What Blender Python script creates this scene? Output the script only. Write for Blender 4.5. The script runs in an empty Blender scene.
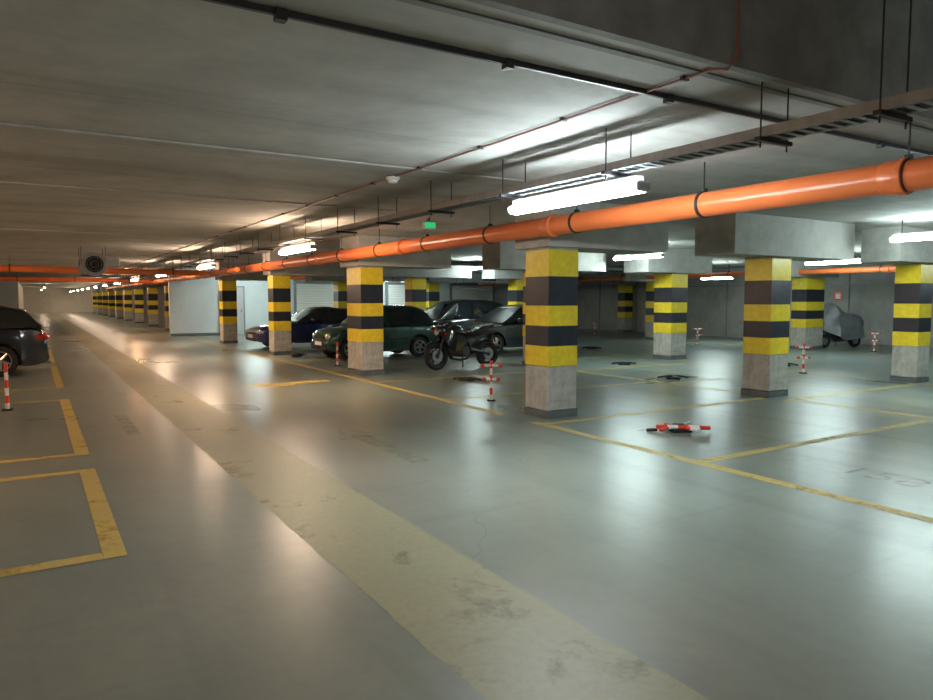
import bpy, bmesh, math, random
from mathutils import Vector, Matrix
random.seed(4)
sc=bpy.context.scene
R=math.radians
# ---------------------------------------------------------------- materials
def newmat(name):
    m=bpy.data.materials.new(name); m.use_nodes=True
    nt=m.node_tree; b=nt.nodes['Principled BSDF']; return m,nt,b
def pbr(name,col,rough=.5,metal=0,var=0.0,scale=6,bump=0,coat=0,emit=None,es=0,rvar=0):
    m,nt,b=newmat(name)
    b.inputs['Base Color'].default_value=(*col,1); b.inputs['Roughness'].default_value=rough
    b.inputs['Metallic'].default_value=metal
    if coat: b.inputs['Coat Weight'].default_value=coat; b.inputs['Coat Roughness'].default_value=.05
    if emit: b.inputs['Emission Color'].default_value=(*emit,1); b.inputs['Emission Strength'].default_value=es
    if var or bump or rvar:
        tc=nt.nodes.new('ShaderNodeTexCoord'); n=nt.nodes.new('ShaderNodeTexNoise')
        n.inputs['Scale'].default_value=scale; n.inputs['Detail'].default_value=5; n.inputs['Roughness'].default_value=.65
        nt.links.new(tc.outputs['Object'],n.inputs['Vector'])
        if var:
            r=nt.nodes.new('ShaderNodeValToRGB')
            r.color_ramp.elements[0].position=.3; r.color_ramp.elements[1].position=.7
            r.color_ramp.elements[0].color=(*[c*(1-var) for c in col],1)
            r.color_ramp.elements[1].color=(*[min(1,c*(1+var)) for c in col],1)
            nt.links.new(n.outputs['Fac'],r.inputs['Fac']); nt.links.new(r.outputs['Color'],b.inputs['Base Color'])
        if bump:
            bp=nt.nodes.new('ShaderNodeBump'); bp.inputs['Strength'].default_value=bump; bp.inputs['Distance'].default_value=.02
            nt.links.new(n.outputs['Fac'],bp.inputs['Height']); nt.links.new(bp.outputs['Normal'],b.inputs['Normal'])
    return m
def mathn(nt,op,a,b=None):
    n=nt.nodes.new('ShaderNodeMath'); n.operation=op
    for i,x in enumerate((a,b)):
        if x is None: continue
        if isinstance(x,(int,float)): n.inputs[i].default_value=x
        else: nt.links.new(x,n.inputs[i])
    return n.outputs[0]
def noise(nt,vec,scale,detail=4,rough=.6,dist=0):
    n=nt.nodes.new('ShaderNodeTexNoise'); n.inputs['Scale'].default_value=scale
    n.inputs['Detail'].default_value=detail; n.inputs['Roughness'].default_value=rough; n.inputs['Distortion'].default_value=dist
    nt.links.new(vec,n.inputs['Vector']); return n.outputs['Fac']
def mapping(nt,vec,scale,rz=0):
    mp=nt.nodes.new('ShaderNodeMapping'); mp.inputs['Scale'].default_value=scale; mp.inputs['Rotation'].default_value=(0,0,rz); nt.links.new(vec,mp.inputs['Vector']); return mp.outputs['Vector']
def ramp(nt,fac,stops):
    r=nt.nodes.new('ShaderNodeValToRGB'); e=r.color_ramp.elements
    while len(e)<len(stops): e.new(.5)
    for i,(p,c) in enumerate(stops): e[i].position=p; e[i].color=(*c,1) if len(c)==3 else c
    nt.links.new(fac,r.inputs['Fac']); return r.outputs['Color']
def mixc(nt,fac,a,b,mode='MIX'):
    n=nt.nodes.new('ShaderNodeMix'); n.data_type='RGBA'; n.blend_type=mode
    for k,x in (('Factor',fac),('A',a),('B',b)):
        s=[i for i in n.inputs if i.name==k and (i.type=='RGBA' if k!='Factor' else i.type=='VALUE')][0]
        if isinstance(x,(int,float)): s.default_value=x
        elif isinstance(x,tuple): s.default_value=(*x,1)
        else: nt.links.new(x,s)
    return [o for o in n.outputs if o.type=='RGBA'][0]

def floor_mat():
    m,nt,b=newmat('floor_epoxy_concrete')
    tc=nt.nodes.new('ShaderNodeTexCoord').outputs['Object']
    big=noise(nt,tc,.35,3,.5,.5); med=noise(nt,tc,1.1,5,.55,.2); fine=noise(nt,tc,9,6,.7)
    c=ramp(nt,big,[(.3,(.160,.205,.192)),(.5,(.190,.230,.213)),(.72,(.240,.258,.228))])
    c2=ramp(nt,med,[(.25,(.80,.80,.80)),(.5,(1,1,1)),(.75,(1.12,1.11,1.07))])
    c=mixc(nt,.9,c,c2,'MULTIPLY')
    c3=ramp(nt,fine,[(.3,(.86,.86,.86)),(.6,(1.04,1.04,1.04))])
    c=mixc(nt,.7,c,c3,'MULTIPLY')
    st=noise(nt,mapping(nt,tc,(2.4,.12,1)),1.0,5,.6,.3)
    s=ramp(nt,st,[(.32,(.76,.76,.75)),(.5,(1,1,1)),(.7,(1.08,1.07,1.04))]); c=mixc(nt,.9,c,s,'MULTIPLY')
    # tyre scuffs swinging into the bays
    s2=noise(nt,mapping(nt,tc,(.25,3.4,1),R(28)),1.0,4,.6,.5)
    s=ramp(nt,s2,[(.30,(.74,.74,.74)),(.40,(1,1,1))]); c=mixc(nt,.6,c,s,'MULTIPLY')
    sx=nt.nodes.new('ShaderNodeSeparateXYZ'); nt.links.new(tc,sx.inputs[0])
    lane=mathn(nt,'ABSOLUTE',mathn(nt,'ADD',sx.outputs['X'],9.6-2.4))
    mr=nt.nodes.new('ShaderNodeMapRange'); nt.links.new(mathn(nt,'ADD',lane,mathn(nt,'MULTIPLY',big,2.0)),mr.inputs['Value'])
    mr.inputs['From Min'].default_value=1.5; mr.inputs['From Max'].default_value=4.4; mr.inputs['To Min'].default_value=.40; mr.inputs['To Max'].default_value=0
    c=mixc(nt,mr.outputs[0],c,(.265,.238,.190))  # warm lamplight along the aisle, painted into the floor colour
    v=nt.nodes.new('ShaderNodeTexVoronoi'); v.feature='DISTANCE_TO_EDGE'; v.inputs['Scale'].default_value=.22
    nv=nt.nodes.new('ShaderNodeTexNoise'); nv.inputs['Scale'].default_value=1.5; nt.links.new(tc,nv.inputs['Vector'])
    vm=nt.nodes.new('ShaderNodeVectorMath'); vm.operation='ADD'; nt.links.new(tc,vm.inputs[0]); nt.links.new(nv.outputs['Color'],vm.inputs[1])
    nt.links.new(vm.outputs[0],v.inputs['Vector'])
    cr=mathn(nt,'MULTIPLY',mathn(nt,'LESS_THAN',v.outputs['Distance'],.0014),.25)
    c=mixc(nt,cr,c,(.07,.08,.07))
    nt.links.new(c,b.inputs['Base Color'])
    r=ramp(nt,big,[(.3,(.27,.27,.27)),(.7,(.34,.34,.34))]); nt.links.new(r,b.inputs['Roughness'])
    b.inputs['Specular IOR Level'].default_value=.48
    bp=nt.nodes.new('ShaderNodeBump'); bp.inputs['Strength'].default_value=.06; bp.inputs['Distance'].default_value=.01
    nt.links.new(fine,bp.inputs['Height']); nt.links.new(bp.outputs['Normal'],b.inputs['Normal'])
    return m
def paint_mat(name,col,col2,wear,scale=5,soft=.04,rough=.48,amax=1.0):
    m,nt,b=newmat(name)
    tc=nt.nodes.new('ShaderNodeTexCoord').outputs['Object']
    n=noise(nt,tc,scale,7,.75,.3); n2=noise(nt,tc,scale*.25,3,.6)
    c=ramp(nt,n2,[(.35,col),(.65,col2)])
    d=ramp(nt,noise(nt,tc,22,4,.7),[(.3,(.80,.80,.80)),(.6,(1,1,1))])
    c=mixc(nt,.7,c,d,'MULTIPLY')
    nt.links.new(c,b.inputs['Base Color']); b.inputs['Roughness'].default_value=rough
    b.inputs['Specular IOR Level'].default_value=.4
    s=mathn(nt,'ADD',mathn(nt,'MULTIPLY',n,.7),mathn(nt,'MULTIPLY',n2,.3))
    a=ramp(nt,s,[(wear-soft,(0,0,0)),(wear+soft,(amax,amax,amax))])
    nt.links.new(a,b.inputs['Alpha']); return m
def ceil_mat(name,base=(.43,.425,.405),joint=3.1,streak=True):
    m,nt,b=newmat(name)
    tcn=nt.nodes.new('ShaderNodeTexCoord').outputs['Object']
    sx=nt.nodes.new('ShaderNodeSeparateXYZ'); nt.links.new(tcn,sx.inputs[0])
    big=noise(nt,tcn,.5,4,.6,.8); med=noise(nt,tcn,3,7,.7)
    c=ramp(nt,big,[(.3,tuple(x*.78 for x in base)),(.55,base),(.75,tuple(x*1.12 for x in base))])
    c2=ramp(nt,med,[(.3,(.84,.84,.84)),(.6,(1.04,1.04,1.04))]); c=mixc(nt,.8,c,c2,'MULTIPLY')
    if streak:
        st=noise(nt,mapping(nt,tcn,(.12,1.1,1)),1.0,4,.6,.4)
        c=mixc(nt,.75,c,ramp(nt,st,[(.33,(.74,.73,.71)),(.5,(1,1,1)),(.68,(1.08,1.08,1.08))]),'MULTIPLY')
    f=mathn(nt,'FRACT',mathn(nt,'DIVIDE',mathn(nt,'ADD',sx.outputs['Y'],100.0),joint))
    j=mathn(nt,'MULTIPLY',mathn(nt,'LESS_THAN',f,.008),.30)
    c=mixc(nt,j,c,(.12,.11,.10))
    nt.links.new(c,b.inputs['Base Color']); b.inputs['Roughness'].default_value=.8
    b.inputs['Specular IOR Level'].default_value=.25
    bp=nt.nodes.new('ShaderNodeBump'); bp.inputs['Strength'].default_value=.2; bp.inputs['Distance'].default_value=.02
    nt.links.new(med,bp.inputs['Height']); nt.links.new(bp.outputs['Normal'],b.inputs['Normal'])
    return m

M={}
M['floor']=floor_mat()
M['ceil']=ceil_mat('ceiling_concrete')
M['wallc']=ceil_mat('wall_concrete',(.36,.36,.345),200,False)
M['white']=pbr('white_partition',(.62,.68,.70),.5,var=.05,scale=2)
M['endw']=pbr('painted_end_wall',(.62,.60,.54),.6,var=.08,scale=2)
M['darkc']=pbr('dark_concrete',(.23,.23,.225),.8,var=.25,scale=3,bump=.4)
M['conc']=pbr('pillar_concrete',(.41,.395,.36),.75,var=.28,scale=7,bump=.3)
M['cap']=pbr('beam_concrete',(.42,.415,.39),.75,var=.2,scale=4,bump=.25)
M['yel']=pbr('band_yellow',(.80,.60,.03),.38,var=.14,scale=9)
M['blk']=pbr('band_black',(.018,.022,.036),.42,var=.3,scale=9)
M['skirt']=pbr('pillar_skirt',(.11,.125,.13),.5,var=.2)
M['ypaint']=paint_mat('worn_yellow_line',(.62,.44,.11),(.50,.40,.15),.37,4,.10)
M['strip']=paint_mat('worn_aisle_strip',(.40,.360,.225),(.345,.330,.225),.34,2.2,.10,.45,.88)
M['faint']=paint_mat('faint_marking',(.40,.36,.19),(.34,.32,.2),.52,6,.14,.45,.45)
M['orange']=pbr('orange_pvc',(.80,.19,.055),.30,var=.06,scale=2)
M['galv']=pbr('galvanised_steel',(.26,.27,.28),.5,.6,var=.15,scale=12)
M['duct']=pbr('duct_steel',(.36,.38,.40),.45,.5,var=.15,scale=5)
M['dmet']=pbr('dark_steel',(.05,.05,.055),.45,.7)
M['black']=pbr('black_plastic',(.015,.015,.017),.45)
M['rubber']=pbr('tyre_rubber',(.012,.012,.013),.75)
M['rim']=pbr('alloy_rim',(.42,.43,.45),.3,.9)
M['glass']=pbr('car_glass',(.012,.016,.020),.06,0,coat=1)
M['redc']=pbr('red_conduit',(.25,.09,.07),.5)
M['red']=pbr('post_red',(.80,.06,.035),.4)
M['wht']=pbr('post_white',(.86,.86,.84),.4)
M['tail']=pbr('tail_lamp',(.45,.01,.01),.12,coat=1)
M['head']=pbr('head_lamp',(.55,.58,.60),.08,.3,coat=1)
M['plate']=pbr('number_plate',(.75,.75,.72),.4)
M['exitg']=pbr('exit_sign_green',(.02,.4,.15),.4,emit=(.05,.9,.3),es=.5)
M['tarp']=pbr('grey_cover',(.20,.21,.23),.36,var=.3,scale=5,bump=.6)
M['house']=pbr('lamp_housing',(.45,.46,.47),.5)
M['tank']=pbr('gloss_black',(.012,.012,.014),.12,coat=1)
def lampmat(name,col,s): return pbr(name,(.9,.9,.9),.4,emit=col,es=s)
def carpaint(name,col): return pbr(name,col,.28,.35,coat=1)

# ---------------------------------------------------------------- mesh builder
class MB:
    def __init__(s): s.bm=bmesh.new(); s.mats=[]
    def mi(s,m):
        m=M[m] if isinstance(m,str) else m
        if m not in s.mats: s.mats.append(m)
        return s.mats.index(m)
    def face(s,vs,m,sm=False):
        try: f=s.bm.faces.new(vs)
        except ValueError: return
        f.material_index=s.mi(m); f.smooth=sm
    def box(s,c,d,m,rot=None,bev=0):
        c=Vector(c); hx,hy,hz=[x/2 for x in d]
        if bev>0:
            rings=[]
            for z,i in ((-hz,bev),(-hz+bev,0),(hz-bev,0),(hz,bev)):
                r=[]
                for sx,sy in ((1,1),(-1,1),(-1,-1),(1,-1)):
                    a=(hx-i,hy-i)
                    p1=Vector((sx*a[0],sy*(a[1]-bev*.7),z)); p2=Vector((sx*(a[0]-bev*.7),sy*a[1],z))
                    r+= [p1,p2] if sx*sy>0 else [p2,p1]
                rings.append(r)
            if rot: rings=[[rot@p for p in r] for r in rings]
            s.loft([[c+p for p in r] for r in rings],m,smooth=False); return
        v=[]
        for z in(-hz,hz):
            for x,y in((-hx,-hy),(hx,-hy),(hx,hy),(-hx,hy)):
                p=Vector((x,y,z)); p=rot@p if rot else p; v.append(s.bm.verts.new(c+p))
        for q in((3,2,1,0),(4,5,6,7),(0,1,5,4),(1,2,6,5),(2,3,7,6),(3,0,4,7)): s.face([v[i] for i in q],m)
    def loft(s,rings,m,caps=True,smooth=True,closed=True,matf=None):
        R_=[[s.bm.verts.new(p) for p in r] for r in rings]; n=len(R_[0])
        for i in range(len(R_)-1):
            for j in range(n if closed else n-1):
                k=(j+1)%n; mm=matf(i,j) if matf else m
                s.face([R_[i][j],R_[i][k],R_[i+1][k],R_[i+1][j]],mm,smooth)
        if caps:
            s.face(list(reversed(R_[0])),matf(0,-1) if matf else m); s.face(R_[-1],matf(len(R_)-1,-1) if matf else m)
    def cyl(s,a,b,r0,m,r1=None,seg=14):
        s.tube([a,b],[r0,r0 if r1 is None else r1],m,seg)
    def tube(s,pts,r,m,seg=8,matf=None):
        pts=[Vector(p) for p in pts]; n=len(pts)
        if not isinstance(r,(list,tuple)): r=[r]*n
        t0=(pts[1]-pts[0]).normalized(); up=Vector((0,0,1)) if abs(t0.z)<.9 else Vector((1,0,0))
        u=t0.cross(up).normalized(); rings=[]
        for i,p in enumerate(pts):
            t=(pts[min(i+1,n-1)]-pts[max(i-1,0)]).normalized()
            u=(u-t*u.dot(t)).normalized(); w=t.cross(u)
            rings.append([p+(u*math.cos(a)+w*math.sin(a))*r[i] for a in [2*math.pi*k/seg for k in range(seg)]])
        s.loft(rings,m,matf=matf)
    def lathe(s,c,axis,prof,m,seg=24,caps=True):
        c=Vector(c); t=Vector(axis).normalized(); up=Vector((0,0,1)) if abs(t.z)<.9 else Vector((1,0,0))
        u=t.cross(up).normalized(); w=t.cross(u)
        s.loft([[c+t*h+(u*math.cos(a)+w*math.sin(a))*max(r,.0005) for a in [2*math.pi*k/seg for k in range(seg)]] for r,h in prof],m,caps=caps)
    def ring(s,c,axis,R0,r,m,seg=28,ts=8):
        s.lathe(c,axis,[(R0+r*math.cos(a),r*math.sin(a)) for a in [2*math.pi*k/ts for k in range(ts+1)]],m,seg,caps=False)
    def ell(s,c,d,m,rot=None,seg=14,rg=9):
        c=Vector(c); rings=[]
        for i in range(rg+1):
            th=math.pi*(.02+.96*i/rg); r=[]
            for k in range(seg):
                a=2*math.pi*k/seg; p=Vector((d[0]*math.sin(th)*math.cos(a),d[1]*math.sin(th)*math.sin(a),-d[2]*math.cos(th)))
                r.append(c+(rot@p if rot else p))
            rings.append(r)
        s.loft(rings,m)
    def done(s,name,loc=(0,0,0),rz=0,rot=None,parent=None,ang=40):
        bmesh.ops.recalc_face_normals(s.bm,faces=s.bm.faces[:])
        me=bpy.data.meshes.new(name); s.bm.to_mesh(me); s.bm.free()
        for m in s.mats: me.materials.append(m)
        try: me.set_sharp_from_angle(angle=R(ang))
        except Exception: pass
        o=bpy.data.objects.new(name,me); sc.collection.objects.link(o)
        o.location=loc; o.rotation_euler=rot if rot else (0,0,rz)
        if parent: o.parent=parent
        return o
def simplebox(name,x0,x1,y0,y1,z0,z1,m):
    b=MB(); c=((x0+x1)/2,(y0+y1)/2,(z0+z1)/2); b.box((0,0,0),(x1-x0,y1-y0,z1-z0),m); 
    o=b.done(name,c); return o

# ---------------------------------------------------------------- shell
CH=2.9; YS=2.63
simplebox('floor',-6,25.2,-8,96,-.2,0,'floor')
simplebox('ceiling',-6,25.2,YS,96,CH,CH+1.3,'ceil')
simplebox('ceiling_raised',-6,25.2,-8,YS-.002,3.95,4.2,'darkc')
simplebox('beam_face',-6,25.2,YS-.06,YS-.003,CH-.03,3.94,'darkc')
simplebox('wall_left',-6.2,-6,-8,58,0,4,'wallc')
simplebox('wall_right',25.0,25.2,-8,32,0,CH,'wallc')
simplebox('wall_near',-6,25.2,-8.2,-8,0,4.2,'wallc')
simplebox('wall_far',-6,7,95.8,96,0,CH,'endw')
simplebox('wall_left_end',-6,-.75,58,58.3,0,CH,'white')
simplebox('wall_left_corridor',-1.0,-.8,58.3,95.8,0,CH,'endw')
simplebox('wall_corridor',6.5,6.7,32.35,95.8,0,CH,'wallc')
simplebox('wall_back',5.0,25.0,32.1,32.3,0,CH,'white')
simplebox('trim_back',5.0,25.0,32.05,32.1,0,.12,'skirt')
b=MB()
for i in range(9):
    b.box((24.97,9+i*2.6,1.3),(.02,.03,2.6),'darkc')
b.box((24.96,20,2.15),(.06,24,.04),'galv')
b.done('trim_right')
def roller(name,x):
    b=MB()
    for i in range(20): b.box((0,0,.06+i*.115),(2.6,.05,.10),'wht',bev=.012)
    b.box((-1.36,0,1.2),(.1,.09,2.4),'galv'); b.box((1.36,0,1.2),(.1,.09,2.4),'galv'); b.box((0,0,2.42),(2.8,.2,.16),'galv')
    b.done(name,(x,31.98,0))
roller('door_1',11.8); roller('door_3',16.5); roller('door_4',20.2)
b=MB()
b.box((0,0,1.05),(.95,.05,2.1),'house'); 
for x in(-.5,.5): b.box((x,0,1.07),(.06,.08,2.14),'galv')
b.box((0,0,2.14),(1.06,.08,.06),'galv'); b.cyl((.36,-.06,1.0),(.36,-.06,1.14),.012,'dmet')
b.done('door_2',(7.6,32.0,0))
# ---------------------------------------------------------------- pillars
CB=2.28
BANDS=[(.27,'yel'),(.27,'blk'),(.27,'yel'),(.39,'blk'),(.35,'yel')]
def pillar(x,y,sx=.5,sy=.5,cap=True,top=None,capx=(-.1,2.1)):
    b=MB(); cx,cy=sx/2,sy/2
    H=CH if top is None else top
    b.box((cx,cy,.05),(sx+.02,sy+.02,.1),'skirt')
    b.box((cx,cy,(.1+.70)/2),(sx,sy,.6),'conc',bev=.012)
    z=.70
    for h,m in BANDS:
        b.box((cx,cy,z+h/2),(sx+.004,sy+.004,h),m); z+=h
    b.box((cx,cy,(2.25+H)/2),(sx-.002,sy-.002,H-2.25-.002),'conc')
    if cap: b.box(((capx[0]+capx[1])/2,cy,(CB+CH)/2),(capx[1]-capx[0],sy+.25,CH-CB-.003),'cap')
    b.done('striped_pillar',(x,y,0))
for k in range(14):
    y=7.3+6.2*k
    if k==4: continue
    pillar(5.8,y,.5,.75 if k==1 else .5,True,capx=(-.1,2.1) if k<4 else (-.1,.6))
pillar(5.8,1.1,cap=False,top=3.93)
for y in (7.0,13.2,19.5,25.7): pillar(10.1,y,capx=(-1.1,2.1))
pillar(14.25,6.75,.46,.46,capx=(-1.0,1.4)); pillar(14.2,12.75,.6,.6,capx=(-1.0,1.4)); pillar(14.1,19.5,capx=(-1.0,1.4)); pillar(14.1,25.7,capx=(-1.0,1.4))
for x in (10.1,14.1): pillar(x,.8,cap=False,top=3.93)
pillar(20.6,13.05,.95,.5,capx=(-1,1.5)); pillar(20.6,19.3,capx=(-1,1.5)); pillar(20.6,25.5,capx=(-1,1.5)); pillar(20.6,6.8,capx=(-1,1.5))
pillar(24.4,24.8,capx=(-1,.55))
# ---------------------------------------------------------------- floor markings
b=MB()
def strip(b,x0,x1,y0,y1,m,z=.003):
    vs=[b.bm.verts.new(p) for p in((x0,y0,z),(x1,y0,z),(x1,y1,z),(x0,y1,z))]; b.face(vs,m)
L_=[];R_=[]
y=-7.5
while y<95:
    L_.append((1.48+random.uniform(-.009,.009),y)); R_.append((2.24+random.uniform(-.009,.009),y)); y+=.12 if y<14 else 1.5
for i in range(len(L_)-1):
    b.face([b.bm.verts.new((p[0],p[1],.002)) for p in (L_[i],R_[i],R_[i+1],L_[i+1])],'strip')
b.done('aisle_strip')
b=MB(); w=.13
def rect(x0,x1,y0,y1): strip(b,x0,x1,y0,y1,'ypaint')
for y0,y1 in((-2,1.9),(4.75,7.4),(8.1,12.8),(14.5,19.2),(20.5,25.5),(27,32)):
    rect(.32,.32+w,y0,y1)
    for yy in (y0,y1-w): rect(-4.6,.318,yy,yy+w)
rect(5.42,5.42+w,-3,7.2)
rect(5.42,5.42+w,7.9,31)
for y in (2.0,4.5,6.95,9.5,12.2,14.7,17.4,21.0,23.5,26.6,29.2):
    rect(5.56,10.0,y,y+.12); rect(10.0,14.0,y-.35,y-.23)
for y0,y1 in((-3,.7),(1.4,6.6),(7.6,12.6),(13.8,19.4),(20.1,25.6),(26.3,31)):
    rect(10.17,10.30,y0,y1); rect(14.2,14.33,y0,y1); rect(20.7,20.83,y0,y1-.2)
for y in (10.5,16,18.4,21,23.7): rect(20.84,24.6,y,y+.12)
b.done('parking_bay_lines')
b=MB()
def poly(pts,m,z=.004): b.face([b.bm.verts.new((x,y,z)) for x,y in pts],m)
poly([(3.7,12.6),(4.9,12.9),(4.9,13.25),(3.75,13.1)],'ypaint')
poly([(3.2,12.9),(3.75,12.45),(3.8,13.4)],'ypaint')
poly([(3.1,6.0),(3.3,6.0),(3.3,7.6),(3.1,7.6)],'faint')
poly([(2.9,7.4),(3.5,7.4),(3.2,8.2)],'faint')
poly([(.9,9.0),(1.05,9.0),(1.05,10.6),(.9,10.6)],'faint')
b.done('floor_arrow_markings')
def number(txt,x,y,rz,size=.5):
    cu=bpy.data.curves.new('n','FONT'); cu.body=txt; cu.size=size; cu.align_x='CENTER'
    to=bpy.data.objects.new('n',cu); sc.collection.objects.link(to)
    bpy.context.view_layer.update()
    me=bpy.data.meshes.new_from_object(to.evaluated_get(bpy.context.evaluated_depsgraph_get()))
    bpy.data.objects.remove(to)
    me.materials.clear(); me.materials.append(M['faint'])
    o=bpy.data.objects.new('bay_number',me); sc.collection.objects.link(o); o.location=(x,y,.004); o.rotation_euler=(0,0,rz)
number('214',-.4,6.1,R(90)); number('213',-.4,10.3,R(90)); number('158',6.3,3.3,R(-90)); number('157',6.2,5.8,R(-90)); number('156',6.2,9.9,R(-90))
# ---------------------------------------------------------------- ceiling services
TX=3.9; TZ=2.61
b=MB()
for sx in(-.1,.1):
    b.box((sx,30,.0),(.006,64,.06),'galv')
    b.box((sx*.86,30,-.028),(.03,64,.004),'galv')
y=-2.0
while y<16:
    b.box((0,y,-.03),(.2,.035,.004),'galv'); y+=.085
b.box((0,39,-.03),(.2,46,.004),'galv')
for k in range(5): b.cyl((-.06+.03*k,-2,-.018),(-.06+.03*k,61,-.018),.009,'black',seg=6)
rods=[-1.3,.1,2.02,2.72]+[4.06+1.38*i for i in range(34)]
for y in rods:
    top=(3.95 if y<YS else CH)-TZ
    for sx in(-.13,.13): b.cyl((sx,y,-.1),(sx,y,top-.003),.0055,'dmet',seg=6)
    b.box((0,y,-.05),(.32,.04,.025),'dmet')
b.done('cable_tray',(TX,0,TZ))
b=MB()
b.tube([(3.3,2.54,3.9),(3.3,2.54,2.90),(3.3,2.60,2.86),(3.3,2.7,2.885),(3.3,60,2.885)],.009,'redc',6)
for i in range(40): b.box((3.3,2.9+i*1.1,2.887),(.05,.025,.024),'dmet')
b.done('conduit')
b=MB(); b.lathe((0,0,0),(0,0,-1),[(.03,-.01),(.075,0),(.075,.02),(.05,.035),(.048,.055),(.03,.065)],'wht'); b.done('smoke_detector',(3.3,6.8,2.885))
b=MB(); b.box((9,3.2,CH-.018),(30,.022,.03),'dmet'); b.box((9,2.8,CH-.006),(30,.05,.01),'darkc')
for i in range(22): b.box((-4+i*1.25,3.2,CH-.03),(.05,.05,.05),'dmet')
b.done('ceiling_rail')
b=MB()
for y in (6.3,9.4,15.6,21.8): b.box((-.3,y,CH-.008),(11.2,.04,.014),'cap')
b.done('ceiling_joint_ribs')
def pipe(name,p0,p1,r,step=1.85,first=.3,coup=4.1,mat='orange',ceil=None):
    b=MB(); p0=Vector(p0); p1=Vector(p1); d=(p1-p0); L=d.length; d.normalize()
    b.tube([Vector((0,0,0)),d*L],r,mat,24)
    s=first
    while s<L:
        c=d*s; b.lathe(c-d*.015,d,[(r,0),(r+.010,0),(r+.010,.030),(r,.030)],'dmet',24,caps=False)
        y=(p0+c).y; zc=(3.95 if y<YS else CH)-p0.z-.003
        b.cyl(c+Vector((0,0,r)),c+Vector((0,0,zc)),.007,'dmet',seg=6)
        b.box(c+Vector((0,0,r+.018)),(.05,.04,.035),'dmet'); s+=step
    s=coup*.65
    while s<L:
        c=d*s; b.lathe(c,d,[(r,0),(r+.022,.01),(r+.022,.05),(r+.012,.06),(r+.012,.16),(r,.18)],mat,24,caps=False); s+=coup
    b.done(name,p0)
pipe('drain_pipe',(5.47,-4,2.50),(5.47,46,2.47),.115,1.83,1.22,4.06)
pipe('drain_pipe',(20.0,2,2.42),(20.0,31,2.42),.08,2.5,1,5)
pipe('drain_pipe',(-5.9,24.2,2.50),(5.3,24.2,2.44),.09,2.2,1,4)
pipe('drain_pipe',(4.9,20,2.42),(4.9,60,2.40),.07,2.2,1,4)
pipe('drain_pipe',(-5.9,36.2,2.50),(4.7,36.2,2.44),.09,2.2,1,4)
pipe('steel_pipe',(6.4,16.6,2.6),(19.8,16.6,2.55),.07,2.2,1,4,mat='galv')
pipe('drain_pipe',(7.0,28.9,2.5),(24.8,28.9,2.5),.09,2.2,1,4)
# ventilation duct
b=MB()
for i in range(6):
    b.box((i*1.5+.75,0,0),(1.48,.6,.35),'duct'); b.box((i*1.5,0,0),(.04,.66,.41),'galv')
    b.cyl((i*1.5+.3,.33,-.2),(i*1.5+.3,.33,.47),.008,'dmet',seg=6); b.cyl((i*1.5+.3,-.33,-.2),(i*1.5+.3,-.33,.47),.008,'dmet',seg=6)
for i in range(3): b.box((1.5+i*3,-.31,0),(.6,.02,.22),'dmet')
b.done('ventilation_duct',(10.8,23.3,2.42))
# jet fan
b=MB()
b.lathe((0,0,0),(0,1,0),[(.20,-.02),(.29,-.02),(.27,.1),(.25,.2),(.25,1.3),(.27,1.4),(.29,1.5),(.2,1.5)],'galv',28,caps=False)
b.lathe((0,.15,0),(0,1,0),[(.02,0),(.24,0)],'black',28)
for k in range(6):
    a=k*math.pi/3; b.box((.12*math.cos(a),.1,.12*math.sin(a)),(.2,.02,.05),'dmet',rot=Matrix.Rotation(-a,3,'Y'))
b.ell((0,.08,0),(.06,.08,.06),'dmet')
for k in (.09,.16,.22): b.ring((0,-.02,0),(0,1,0),k,.005,'galv',24,5)
for yy in(.3,1.1):
    for sx in(-.27,.27): b.cyl((sx,yy,0),(sx,yy,.447),.01,'dmet',seg=6)
    b.box((0,yy,-.26),(.56,.05,.02),'dmet')
b.box((.45,.7,.1),(.3,.5,.25),'galv',bev=.01)
b.done('jet_fan',(1.35,19.5,2.45))
b=MB(); b.box((0,0,0),(.16,.05,.09),'wht',bev=.01); b.box((0,-.027,0),(.13,.004,.065),'exitg'); b.cyl((0,0,.04),(0,0,.09),.01,'dmet',seg=6)
b.done('exit_sign',(3.9,7.1,2.44))
b=MB(); b.box((0,0,0),(.02,.3,.3),'red'); b.box((-.011,0,0),(.004,.18,.18),'wht'); b.done('fire_sign',(24.98,14.6,1.7))
# ---------------------------------------------------------------- lamps
K=3.5
lm={'cool':lampmat('tube_cool',(.84,.97,.98),34*K),'neutral':lampmat('tube_neutral',(1,.72,.50),37*K),
    'warm':lampmat('tube_warm',(1,.57,.32),37*K),'green':lampmat('tube_coolgreen',(.80,1.0,.97),31*K),'far':lampmat('tube_far',(1,.74,.52),22*K)}
def lamp(x,y,z,L,k,drop,along='Y',w=.082):
    b=MB(); m=lm[k]
    n=8
    def ringat(yy,sc_):
        r=[]
        for i in range(n):
            a=2*math.pi*(i+.5)/n; r.append((w*sc_*math.cos(a),yy,-.02+.045*sc_*math.sin(a)))
        return r
    b.loft([ringat(-L/2,.9),ringat(L/2,.9)],m)
    b.box((0,0,.045),(.085,L*.97,.05),'house')
    for s in(-1,1):
        b.box((0,s*(L/2+.012),-.012),(.13,.04,.08),'house',bev=.015)
        b.cyl((0,s*L*.4,.07),(0,s*L*.4,drop),.008,'dmet',seg=6)
    b.done('fluorescent_lamp',(x,y,z),rz=R(90) if along=='X' else 0)
for i,k in enumerate(['cool','neutral','neutral','neutral','warm','far','far','far','far','far','far','far','far']):
    lamp(3.9,(4.62 if i==0 else 4.45+7.35*i),2.45,1.62,k,.10)
lamp(1.0,88,2.6,1.5,'far',.297); lamp(1.0,70,2.6,1.5,'far',.297)  # added with the row's last lamp to brighten the dark far end
lamp(3.9,-3.0,2.45,1.62,'cool',.10)
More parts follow.
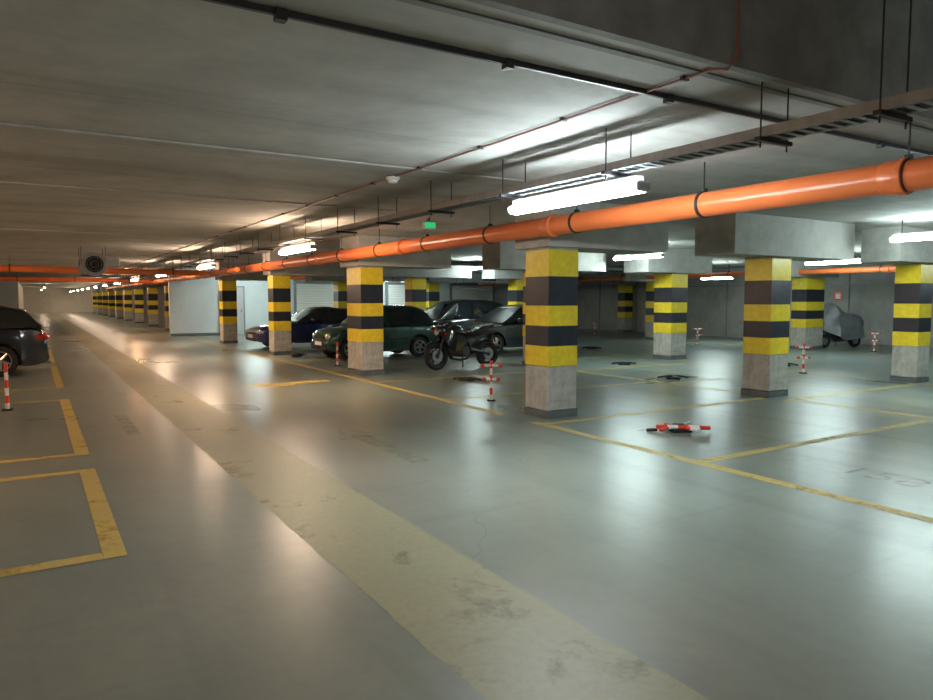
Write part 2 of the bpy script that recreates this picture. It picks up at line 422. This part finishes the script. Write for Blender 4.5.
for y in(-1.2,5.5,12.0,19.2,26): lamp(12.2,y,2.60,1.5,'green',.297 if y>YS else 1.345)
lamp(20.8,16.6,2.36,1.3,'green',.5); lamp(17.5,6,2.6,1.5,'green',.297)
lamp(18.5,11,2.6,1.5,'green',.297); lamp(8.3,29.8,2.55,1.5,'green',.34,'X'); lamp(14.5,30.2,2.55,1.5,'green',.34,'X')  # the two crosswise lamps are added to brighten the back wall
for y in(7.5,14.5,22,30): lamp(-3.2,y,2.6,1.5,'warm',.297)
lamp(-3.2,0,2.6,1.5,'neutral',1.345)
# ---------------------------------------------------------------- parking barrier posts
def striped(b,p0,p1,r,n):
    p0=Vector(p0);p1=Vector(p1)
    for i in range(n): b.cyl(p0.lerp(p1,i/n),p0.lerp(p1,(i+1)/n),r,'red' if i%2==0 else 'wht',seg=10)
def post(x,y,rz=0,h=.62,arms=True):
    b=MB()
    b.box((0,0,.010),(.13,.13,.02),'dmet',bev=.004)
    b.cyl((0,0,.02),(0,0,.10),.028,'wht',seg=10)
    striped(b,(0,0,.10),(0,0,h),.025,5)
    if arms:
        for z,l in((h-.06,.17),(.34,.14)):
            b.cyl((-l,0,z),(l,0,z),.024,'wht',seg=10)
            for s in(-1,1): b.cyl((s*l,0,z),(s*(l-.06),0,z),.0255,'red',seg=10)
    b.ell((0,0,h),(.028,.028,.018),'red')
    b.done('parking_barrier_post',(x,y,0),rz)
def folded(x,y,rz):
    b=MB()
    b.box((0,0,.02),(.24,.16,.04),'dmet',bev=.006)
    striped(b,(-.3,.0,.07),(.33,-.1,.06),.026,5); striped(b,(-.12,.17,.055),(.16,-.2,.055),.024,4)
    striped(b,(-.3,-.12,.05),(.2,.16,.08),.02,4)
    b.box((.0,.05,.06),(.12,.1,.06),'black',bev=.01); b.cyl((-.4,.05,.02),(-.28,.02,.03),.02,'black')
    b.done('folded_parking_barrier',(x,y,0),rz)
post(6.1,9.1,R(-32)); post(-.35,12.0,R(-10),.66,False); post(14.1,8.95,R(-40)); post(19.6,16.4,R(-30)); post(21.7,11.5,R(-40)); post(21.2,23.4,R(-30)); post(6.2,15.9,R(-30),.55,False); post(23.0,21.5,R(-30))
folded(6.6,5.75,R(-25)); 
def flat(x,y,rz):
    b=MB(); b.box((0,0,.02),(.28,.18,.04),'dmet',bev=.006)
    b.tube([(-.3,-.05,.03),(-.1,.0,.06),(.15,.05,.06),(.3,.0,.03)],.022,'black'); b.tube([(-.1,.12,.03),(.05,0,.07),(.2,-.14,.03)],.018,'black')
    b.done('folded_parking_lock',(x,y,0),rz)
for x,y in((15.2,16.9),(12.2,12.4),(6.2,18.9),(15.3,10.2),(10.9,9.7),(7.2,11.6)): flat(x,y,random.uniform(0,3))
# ---------------------------------------------------------------- wheels and cars
def wheel(b,c,axis,r,w,rimr=.64):
    ax=Vector(axis)
    b.lathe(Vector(c)-ax*(w/2),ax,[(r*rimr,0),(r*.93,0),(r*.985,w*.12),(r,w*.3),(r,w*.7),(r*.985,w*.88),(r*.93,w),(r*rimr,w)],'rubber',28,caps=False)
    b.lathe(Vector(c)-ax*(w/2),ax,[(.02,w*.45),(r*rimr*.9,w*.5),(r*rimr*.92,w*.9),(r*rimr*1.02,w*.97)],'black',28,caps=False)
    u=ax.cross(Vector((0,0,1))).normalized(); v=ax.cross(u)
    for k in range(5):
        a=2*math.pi*k/5+.3; d=u*math.cos(a)+v*math.sin(a); p=Vector(c)+ax*w*.42
        b.tube([p+d*.03,p+d*(r*rimr*.97)],[.035,.022],'rim',6)
    b.ring(Vector(c)+ax*w*.44,ax,r*rimr*.96,.014,'rim',28,6)
    b.ell(Vector(c)+ax*w*.42,(.05,.05,.05),'rim')
def interp(t,pts):
    if t<=pts[0][0]: return pts[0][1]
    for (a,za),(c,zc) in zip(pts,pts[1:]):
        if t<=c:
            return za+(zc-za)*(t-a)/(c-a)
    return pts[-1][1]
def sm_interp(t,pts,e=.06): return (interp(t-e,pts)+2*interp(t,pts)+interp(t+e,pts))/4
def car(name,loc,rz,L,W,low,roof,paint,roofm=None,wr=.30,wx=(-1.2,1.25),pillars=(),strip_=False,light='round',seams=()):
    b=MB(); hw=W/2; ra=wr+.055
    xs=set([-L/2+L*i/44 for i in range(45)])
    for x0 in wx:
        for s in(-1,1):
            for q in(1.0,.995,.95,.85,.7,.5,.25,0): xs.add(x0+s*q*ra)
            xs.add(x0+s*(ra+.001))
    xs=sorted(x for x in xs if -L/2<=x<=L/2)
    def wid(x):
        t=abs(x)/(L/2); return hw*(1-.16*max(0,(t-.55)/.45)**2.2)
    def zb(x):
        z=.20
        e=(L/2-abs(x)); 
        if e<.25: z+=.08*(1-e/.25)
        for x0 in wx:
            d=abs(x-x0)
            if d<=ra: z=max(z,wr+math.sqrt(max(0,ra*ra-d*d)))
        return z
    rings=[]
    for x in xs:
        zt=sm_interp(x,low,.03); z0=min(zb(x),zt-.05); w=wid(x); h=zt-z0
        half=[(w-.2,z0),(w-.015,z0),(w,z0+.35*h),(w-.004,z0+.62*h),(w-.03,zt-.06*min(1,h*2)),(w-.09,zt-.012),(w*.5,zt+.012),(0,zt+.02)]
        rings.append([(x,y,z) for y,z in half]+[(x,-y,z) for y,z in reversed(half[:-1])])
    b.loft(rings,paint)
    b.box((0,0,.38),(L*.86,W-.46,.36),'black')
    x0,x1=roof[0][0],roof[-1][0]; N=40; gx=[x0+(x1-x0)*i/N for i in range(N+1)]
    zmax=max(z for _,z in roof); gr=[]
    for x in gx:
        zbelt=sm_interp(x,low,.03)-.015; zr=max(zbelt+.02,sm_interp(x,roof,.05)); wb=wid(x)-.045; k=(zr-zbelt)/(zmax-zbelt)
        wt=wb-.17*k
        half=[(wb,zbelt),(wb-.155*k,zr-.07*k),(wt-.05*k,zr-.01*k),(wt*.5,zr+.012*k),(0,zr+.018*k)]
        gr.append([(x,y,z) for y,z in half]+[(x,-y,z) for y,z in reversed(half[:-1])])
    rm=roofm or paint
    def mf(i,j):
        if j==-1: return paint
        xm=gx[min(i,N-1)]+(x1-x0)/N/2
        side=j in(0,7); slope=abs(interp(xm+.06,roof)-interp(xm-.06,roof))/.12
        if side:
            if any(abs(xm-p)<.05 for p in pillars): return rm
            if xm<x0+.10 or xm>x1-.10: return rm
            return 'glass'
        if j in(1,6): return rm
        if j==8: return paint
        return 'glass' if slope>.33 else rm
    b.loft(gr,paint,matf=mf)
    ym=lambda x:wid(x)
    for s in(-1,1):
        for x in wx: wheel(b,(x,s*(hw-.11),wr),(0,s,0),wr,.19)
        for x in wx:
            b.tube([(x+ra*math.cos(a),s*(wid(x)-.005),wr+ra*math.sin(a)) for a in [math.pi*i/12 for i in range(13)]],.014,'black' if strip_ else paint,6)
        for x in seams:
            zt=interp(x,low); b.box((x,s*(ym(x)-.001),(.27+zt-.07)/2),(.009,.008,zt-.07-.27),'black')
            b.box((x+.2 if x<.5 else x-.2,s*(ym(x)+.006),zt-.14),(.16,.025,.03),'black',bev=.006)
        if strip_: b.box((0,s*(hw),.52),(L*.62,.025,.05),'black',bev=.008)
        b.box(((wx[0]+wx[1])/2,s*(hw-.02),.225),(wx[1]-wx[0]-2*ra-.02,.06,.07),'black')
        mx=x1-.45*(x1-x0)/2.6-.1; zm=interp(mx,low)+.07
        b.ell((mx,s*(hw+.07),zm),(.07,.11,.075),paint); b.cyl((mx,s*(hw-.08),zm-.05),(mx,s*(hw+.03),zm-.02),.02,'black')
        zf=interp(L/2-.08,low)-.06; wf=wid(L/2-.1)
        if light=='round': b.ell((L/2-.07,s*(wf-.2),zf-.05),(.09,.1,.09),'head')
        else: b.ell((L/2-.14,s*(wf-.12),zf-.02),(.16,.15,.07),'head')
        b.box((L/2-.02,s*(wf-.18),zf-.2),(.05,.16,.05),'head',bev=.01)
        zr_=interp(-L/2+.06,low)-.12
        b.ell((-L/2+.11,s*(wid(-L/2+.1)-.08),zr_),(.16,.14,.075),'tail')
    zf=interp(L/2-.08,low)
    b.box((L/2+.0,0,zf-.13),(.03,W*.42,.10),'black',bev=.01)
    b.box((L/2+.0,0,.33),(.05,W*.7,.12),'black',bev=.02); b.box((L/2+.03,0,.42),(.02,.48,.10),'plate')
    b.box((-L/2-.0,0,.36),(.05,W*.72,.12),'black',bev=.02); b.box((-L/2-.03,0,.5),(.02,.48,.10),'plate')
    b.tube([(x1-.12,-.3,interp(x1-.12,low)+.05),(x1-.4,.25,interp(x1-.3,roof)+.03)],.009,'black',5)
    b.cyl((-L/2+.1,W*.25,.24),(-L/2-.05,W*.25,.24),.03,'rim')
    b.done(name,loc,rz)
car('hatchback_car',(-1.87,18.1,0),math.pi,4.25,1.80,
    [(-2.13,.62),(-2.08,.90),(-1.9,1.02),(-1,1.0),(.9,.95),(1.1,.94),(1.9,.78),(2.05,.68),(2.13,.5)],
    [(-2.03,1.02),(-1.75,1.36),(-1.3,1.46),(-.3,1.50),(.35,1.44),(1.15,.94)],carpaint('paint_black',(.010,.012,.018)),wr=.32,wx=(-1.28,1.3),pillars=(-1.15,-.25),light='wide',seams=(-.85,.1,.95))
car('sedan_car',(8.05,22.7,0),math.pi,4.2,1.68,
    [(-2.1,.55),(-2.06,.80),(-1.9,.86),(-1.1,.88),(.7,.86),(1.85,.72),(2.02,.64),(2.1,.45)],
    [(-1.45,.88),(-.95,1.24),(-.4,1.33),(.1,1.31),(.85,.87)],carpaint('paint_blue',(.012,.018,.085)),roofm=pbr('soft_top',(.02,.02,.03),.6),wr=.30,wx=(-1.2,1.3),pillars=(-.3,),seams=(-.35,.75),light='wide')
q=.90
car('compact_car',(8.12,17.95,0),math.pi,3.6*q,1.56,
    [(x*q,z) for x,z in [(-1.8,.6),(-1.77,.86),(-1.65,.90),(-.8,.90),(.6,.88),(1.5,.80),(1.72,.72),(1.8,.45)]],
    [(x*q,z) for x,z in [(-1.72,.90),(-1.45,1.30),(-1.1,1.40),(-.1,1.42),(.3,1.37),(.85,.88)]],carpaint('paint_green',(.005,.055,.048)),wr=.28,wx=(-1.02,1.04),pillars=(-.75,-.05),strip_=True,seams=(-.25,.65),light='round')
car('sedan_car',(12.55,17.5,0),math.pi,3.9,1.7,
    [(-1.95,.6),(-1.9,.88),(-1.3,.93),(.7,.90),(1.6,.78),(1.85,.68),(1.95,.48)],
    [(-1.55,.93),(-1.0,1.36),(-.3,1.42),(.15,1.38),(.95,.90)],carpaint('paint_grey',(.020,.028,.038)),wr=.30,wx=(-1.15,1.22),pillars=(-.95,-.2),seams=(-.55,.2,.85),light='wide')
car('hatchback_car',(12.9,21.5,0),math.pi,4.0,1.75,
    [(-2.0,.6),(-1.95,.92),(-1.8,1.0),(.8,.95),(1.7,.85),(1.9,.7),(2.0,.48)],
    [(-1.9,1.0),(-1.55,1.45),(-1.0,1.55),(-.1,1.57),(.4,1.5),(1.1,.93)],carpaint('paint_dark',(.012,.013,.016)),wr=.32,wx=(-1.2,1.25),pillars=(-1.1,-.2),seams=(-.6,.25,.95),light='wide')
# ---------------------------------------------------------------- motorcycle
def motorcycle(loc,rz):
    b=MB(); r=.315
    for x,w in((-.68,.16),(.74,.11)):
        b.ring((x,0,r),(0,1,0),r-.055,.055,'rubber',32,10)
        b.ring((x,0,r),(0,1,0),r-.115,.016,'dmet',32,8)
        for k in range(5):
            a=2*math.pi*k/5+.2
            for s in(-.03,.03): b.tube([(x+.03*math.cos(a),s,r+.03*math.sin(a)),(x+.2*math.cos(a+.1),0,r+.2*math.sin(a+.1))],[.018,.012],'dmet',6)
        b.cyl((x,-.09,r),(x,.09,r),.03,'dmet')
        for s in (-.07,.07): b.lathe((x,s,r),(0,1,0),[(.06,-.003),(.14,-.003),(.14,.003),(.06,.003)],'galv',28,caps=False)
    for s in(-.09,.09):
        b.tube([(.74,s,r),(.60,s,.66),(.50,s,.93)],[.026,.026,.022],'dmet',10)
        b.tube([(-.68,s,r),(-.3,s,.40),(-.12,s*.9,.44)],[.028,.035,.04],'dmet',8)
        b.tube([(.46,s*.4,.86),(.2,s*1.3,.72),(-.1,s*1.4,.60),(-.14,s*1.3,.42)],.026,'black',8)
        b.tube([(.44,s*.4,.80),(.32,s,.5),(.2,s,.3),(-.1,s,.28)],.02,'black',8)
        b.tube([(-.1,s,.62),(-.45,s*.9,.74),(-.8,s*.5,.86)],.018,'black',8)
        b.tube([(.46,0,.95),(.45,s*2,.99),(.40,s*3.9,1.0)],.013,'black',8)
        b.cyl((.415,s*2.8,1.0),(.395,s*4.2,1.0),.019,'rubber')
        b.tube([(.43,s*2.7,1.0),(.46,s*3,1.12),(.45,s*3.4,1.17)],.007,'black',6)
        b.ell((.44,s*3.8,1.18),(.015,.06,.035),'black')
        b.tube([(-.15,s*1.2,.36),(-.2,s*2.2,.34)],.012,'dmet',6)
        b.ell((.56,s*1.8,.80),(.03,.03,.02),'tail')
        b.loft([[(.60,s*1.1,.92),(.60,s*1.3,.92),(.64,s*1.2,.74),(.62,s*1.0,.74)],[(.42,s*1.6,.90),(.42,s*1.8,.90),(.50,s*1.9,.56),(.50,s*1.7,.56)],
                [(.22,s*1.6,.78),(.22,s*1.8,.78),(.30,s*1.9,.36),(.30,s*1.7,.36)],[(-.05,s*1.4,.66),(-.05,s*1.6,.66),(.0,s*1.7,.30),(.0,s*1.5,.30)]],'tank')
    b.ell((.60,0,.86),(.13,.14,.14),'tank',rot=Matrix.Rotation(R(-15),3,'Y')); b.ell((.70,0,.84),(.035,.085,.06),'head')
    b.ell((.56,0,1.0),(.10,.11,.09),'tank',rot=Matrix.Rotation(R(30),3,'Y'))
    prof=[(.42,.045,.82,.03),(.38,.10,.85,.08),(.28,.155,.88,.12),(.12,.16,.885,.125),(-.02,.125,.85,.10),(-.12,.07,.80,.05)]
    b.loft([[(x,w*math.cos(a),z+h*math.sin(a)) for a in [2*math.pi*k/16 for k in range(16)]] for x,w,z,h in prof],'tank')
    prof=[(-.08,.07,.79,.04),(-.2,.13,.785,.06),(-.4,.14,.80,.065),(-.52,.12,.86,.075),(-.7,.09,.92,.06),(-.92,.035,.98,.02)]
    b.loft([[(x,w*math.cos(a),z+h*math.sin(a)) for a in [2*math.pi*k/14 for k in range(14)]] for x,w,z,h in prof],'black')
    b.box((-.9,0,.95),(.03,.1,.045),'tail',bev=.008); b.tube([(-.8,0,.87),(-.92,0,.68),(-.95,0,.58)],.02,'black',6); b.box((-.955,0,.62),(.012,.16,.13),'plate')
    b.box((.10,0,.42),(.40,.28,.24),'dmet',bev=.04); b.box((.2,0,.60),(.22,.26,.2),'dmet',rot=Matrix.Rotation(R(20),3,'Y'),bev=.03)
    for i in range(5): b.box((.22+.01*i,0,.52+i*.035),(.26,.29,.01),'black',rot=Matrix.Rotation(R(20),3,'Y'))
    for s in(-.15,.15): b.lathe((.02,s-.02,.40),(0,1,0),[(.01,0),(.1,0),(.11,.02),(.1,.04),(.01,.04)],'dmet',20)
    b.box((.34,0,.62),(.05,.3,.28),'black',bev=.01)
    b.ell((-.18,0,.62),(.2,.11,.15),'black'); b.tube([(-.25,.0,.45),(-.38,0,.72)],.04,'dmet',8)
    for s in(-.06,.0,.06): b.tube([(.33,s,.56),(.40,s,.40),(.32,s,.24),(.1,s,.20)],.019,'dmet',8)
    b.tube([(.1,0,.2),(-.15,-.1,.22),(-.35,-.16,.34)],.028,'dmet',8); b.tube([(-.33,-.16,.33),(-.38,-.17,.36),(-.72,-.19,.52),(-.76,-.19,.54)],[.03,.052,.056,.04],'dmet',12)
    for x,a0,a1,rr in((.74,35,150,.345),(-.68,20,120,.35)):
        pts=[R(a0+(a1-a0)*i/10) for i in range(11)]
        b.loft([[(x+(rr+dz)*math.cos(a),y,r+(rr+dz)*math.sin(a)) for y,dz in((-.07,-.03),(-.05,.005),(.05,.005),(.07,-.03),(.04,-.003),(-.04,-.003))] for a in pts],'tank')
    b.tube([(-.05,-.1,.3),(-.12,-.2,.15),(-.16,-.27,.01)],.012,'dmet',6)
    b.done('motorcycle',loc,rot=(R(5),0,rz))
motorcycle((8.45,13.75,.0),math.pi+.05)
# ---------------------------------------------------------------- covered scooter
b=MB()
for x in(-.62,.62):
    b.ring((x,0,.24),(0,1,0),.175,.06,'rubber',28,10); b.lathe((x,-.05,.24),(0,1,0),[(.01,0),(.12,0),(.12,.1),(.01,.1)],'rim',20)
prof=[(-.78,.06,.5,.1),(-.6,.19,.50,.24),(-.3,.21,.48,.26),(0,.19,.36,.16),(.25,.19,.36,.16),(.4,.2,.55,.25),(.55,.14,.55,.25),(.7,.07,.45,.1)]
b.loft([[(x,w*math.cos(a),z+h*math.sin(a)) for a in [2*math.pi*k/14 for k in range(14)]] for x,w,z,h in prof],'tank')
b.tube([(.62,0,.26),(.5,0,.7),(.42,0,1.0)],.03,'dmet',8)
sec=[(-.86,.12,.40,.90),(-.74,.26,.32,1.04),(-.5,.32,.30,1.12),(-.2,.34,.28,1.14),(.05,.36,.30,1.22),(.25,.38,.34,1.38),(.42,.44,.40,1.46),(.56,.36,.44,1.34),(.70,.22,.50,1.06),(.78,.08,.60,.84)]
rings=[]
for i,(x,w,z0,z1) in enumerate(sec):
    rr=[]
    for k in range(25):
        t=k/24; a=math.pi*t; wr_=1+.12*math.sin(a*9+i*1.3)*abs(math.cos(a))
        y=w*math.copysign(abs(math.cos(a))**.6,math.cos(a))*wr_; z=z0+(z1-z0)*math.sin(a)**.75+.04*math.sin(k*1.7+i)*(1 if k in(0,1,23,24) else 0)
        rr.append((x,y,z))
    rings.append(rr)
b.loft(rings,'tarp',caps=False,closed=False)
b.tube([(0,-.1,.3),(-.05,-.22,.02)],.014,'dmet',6)
b.done('covered_scooter',(22.4,13.0,0),R(165))
# ---------------------------------------------------------------- world, camera
w=bpy.data.worlds.new('World'); sc.world=w; w.use_nodes=True
w.node_tree.nodes['Background'].inputs[0].default_value=(.5,.55,.6,1); w.node_tree.nodes['Background'].inputs[1].default_value=.05
cam=bpy.data.cameras.new('Camera'); co=bpy.data.objects.new('Camera',cam); sc.collection.objects.link(co)
co.location=(0,0,1.6); co.rotation_euler=(R(90-4.17),0,-R(31.8)); cam.lens=27.01; cam.sensor_width=36; cam.clip_end=300
sc.camera=co
sc.view_settings.view_transform='Standard'; sc.view_settings.exposure=0.0
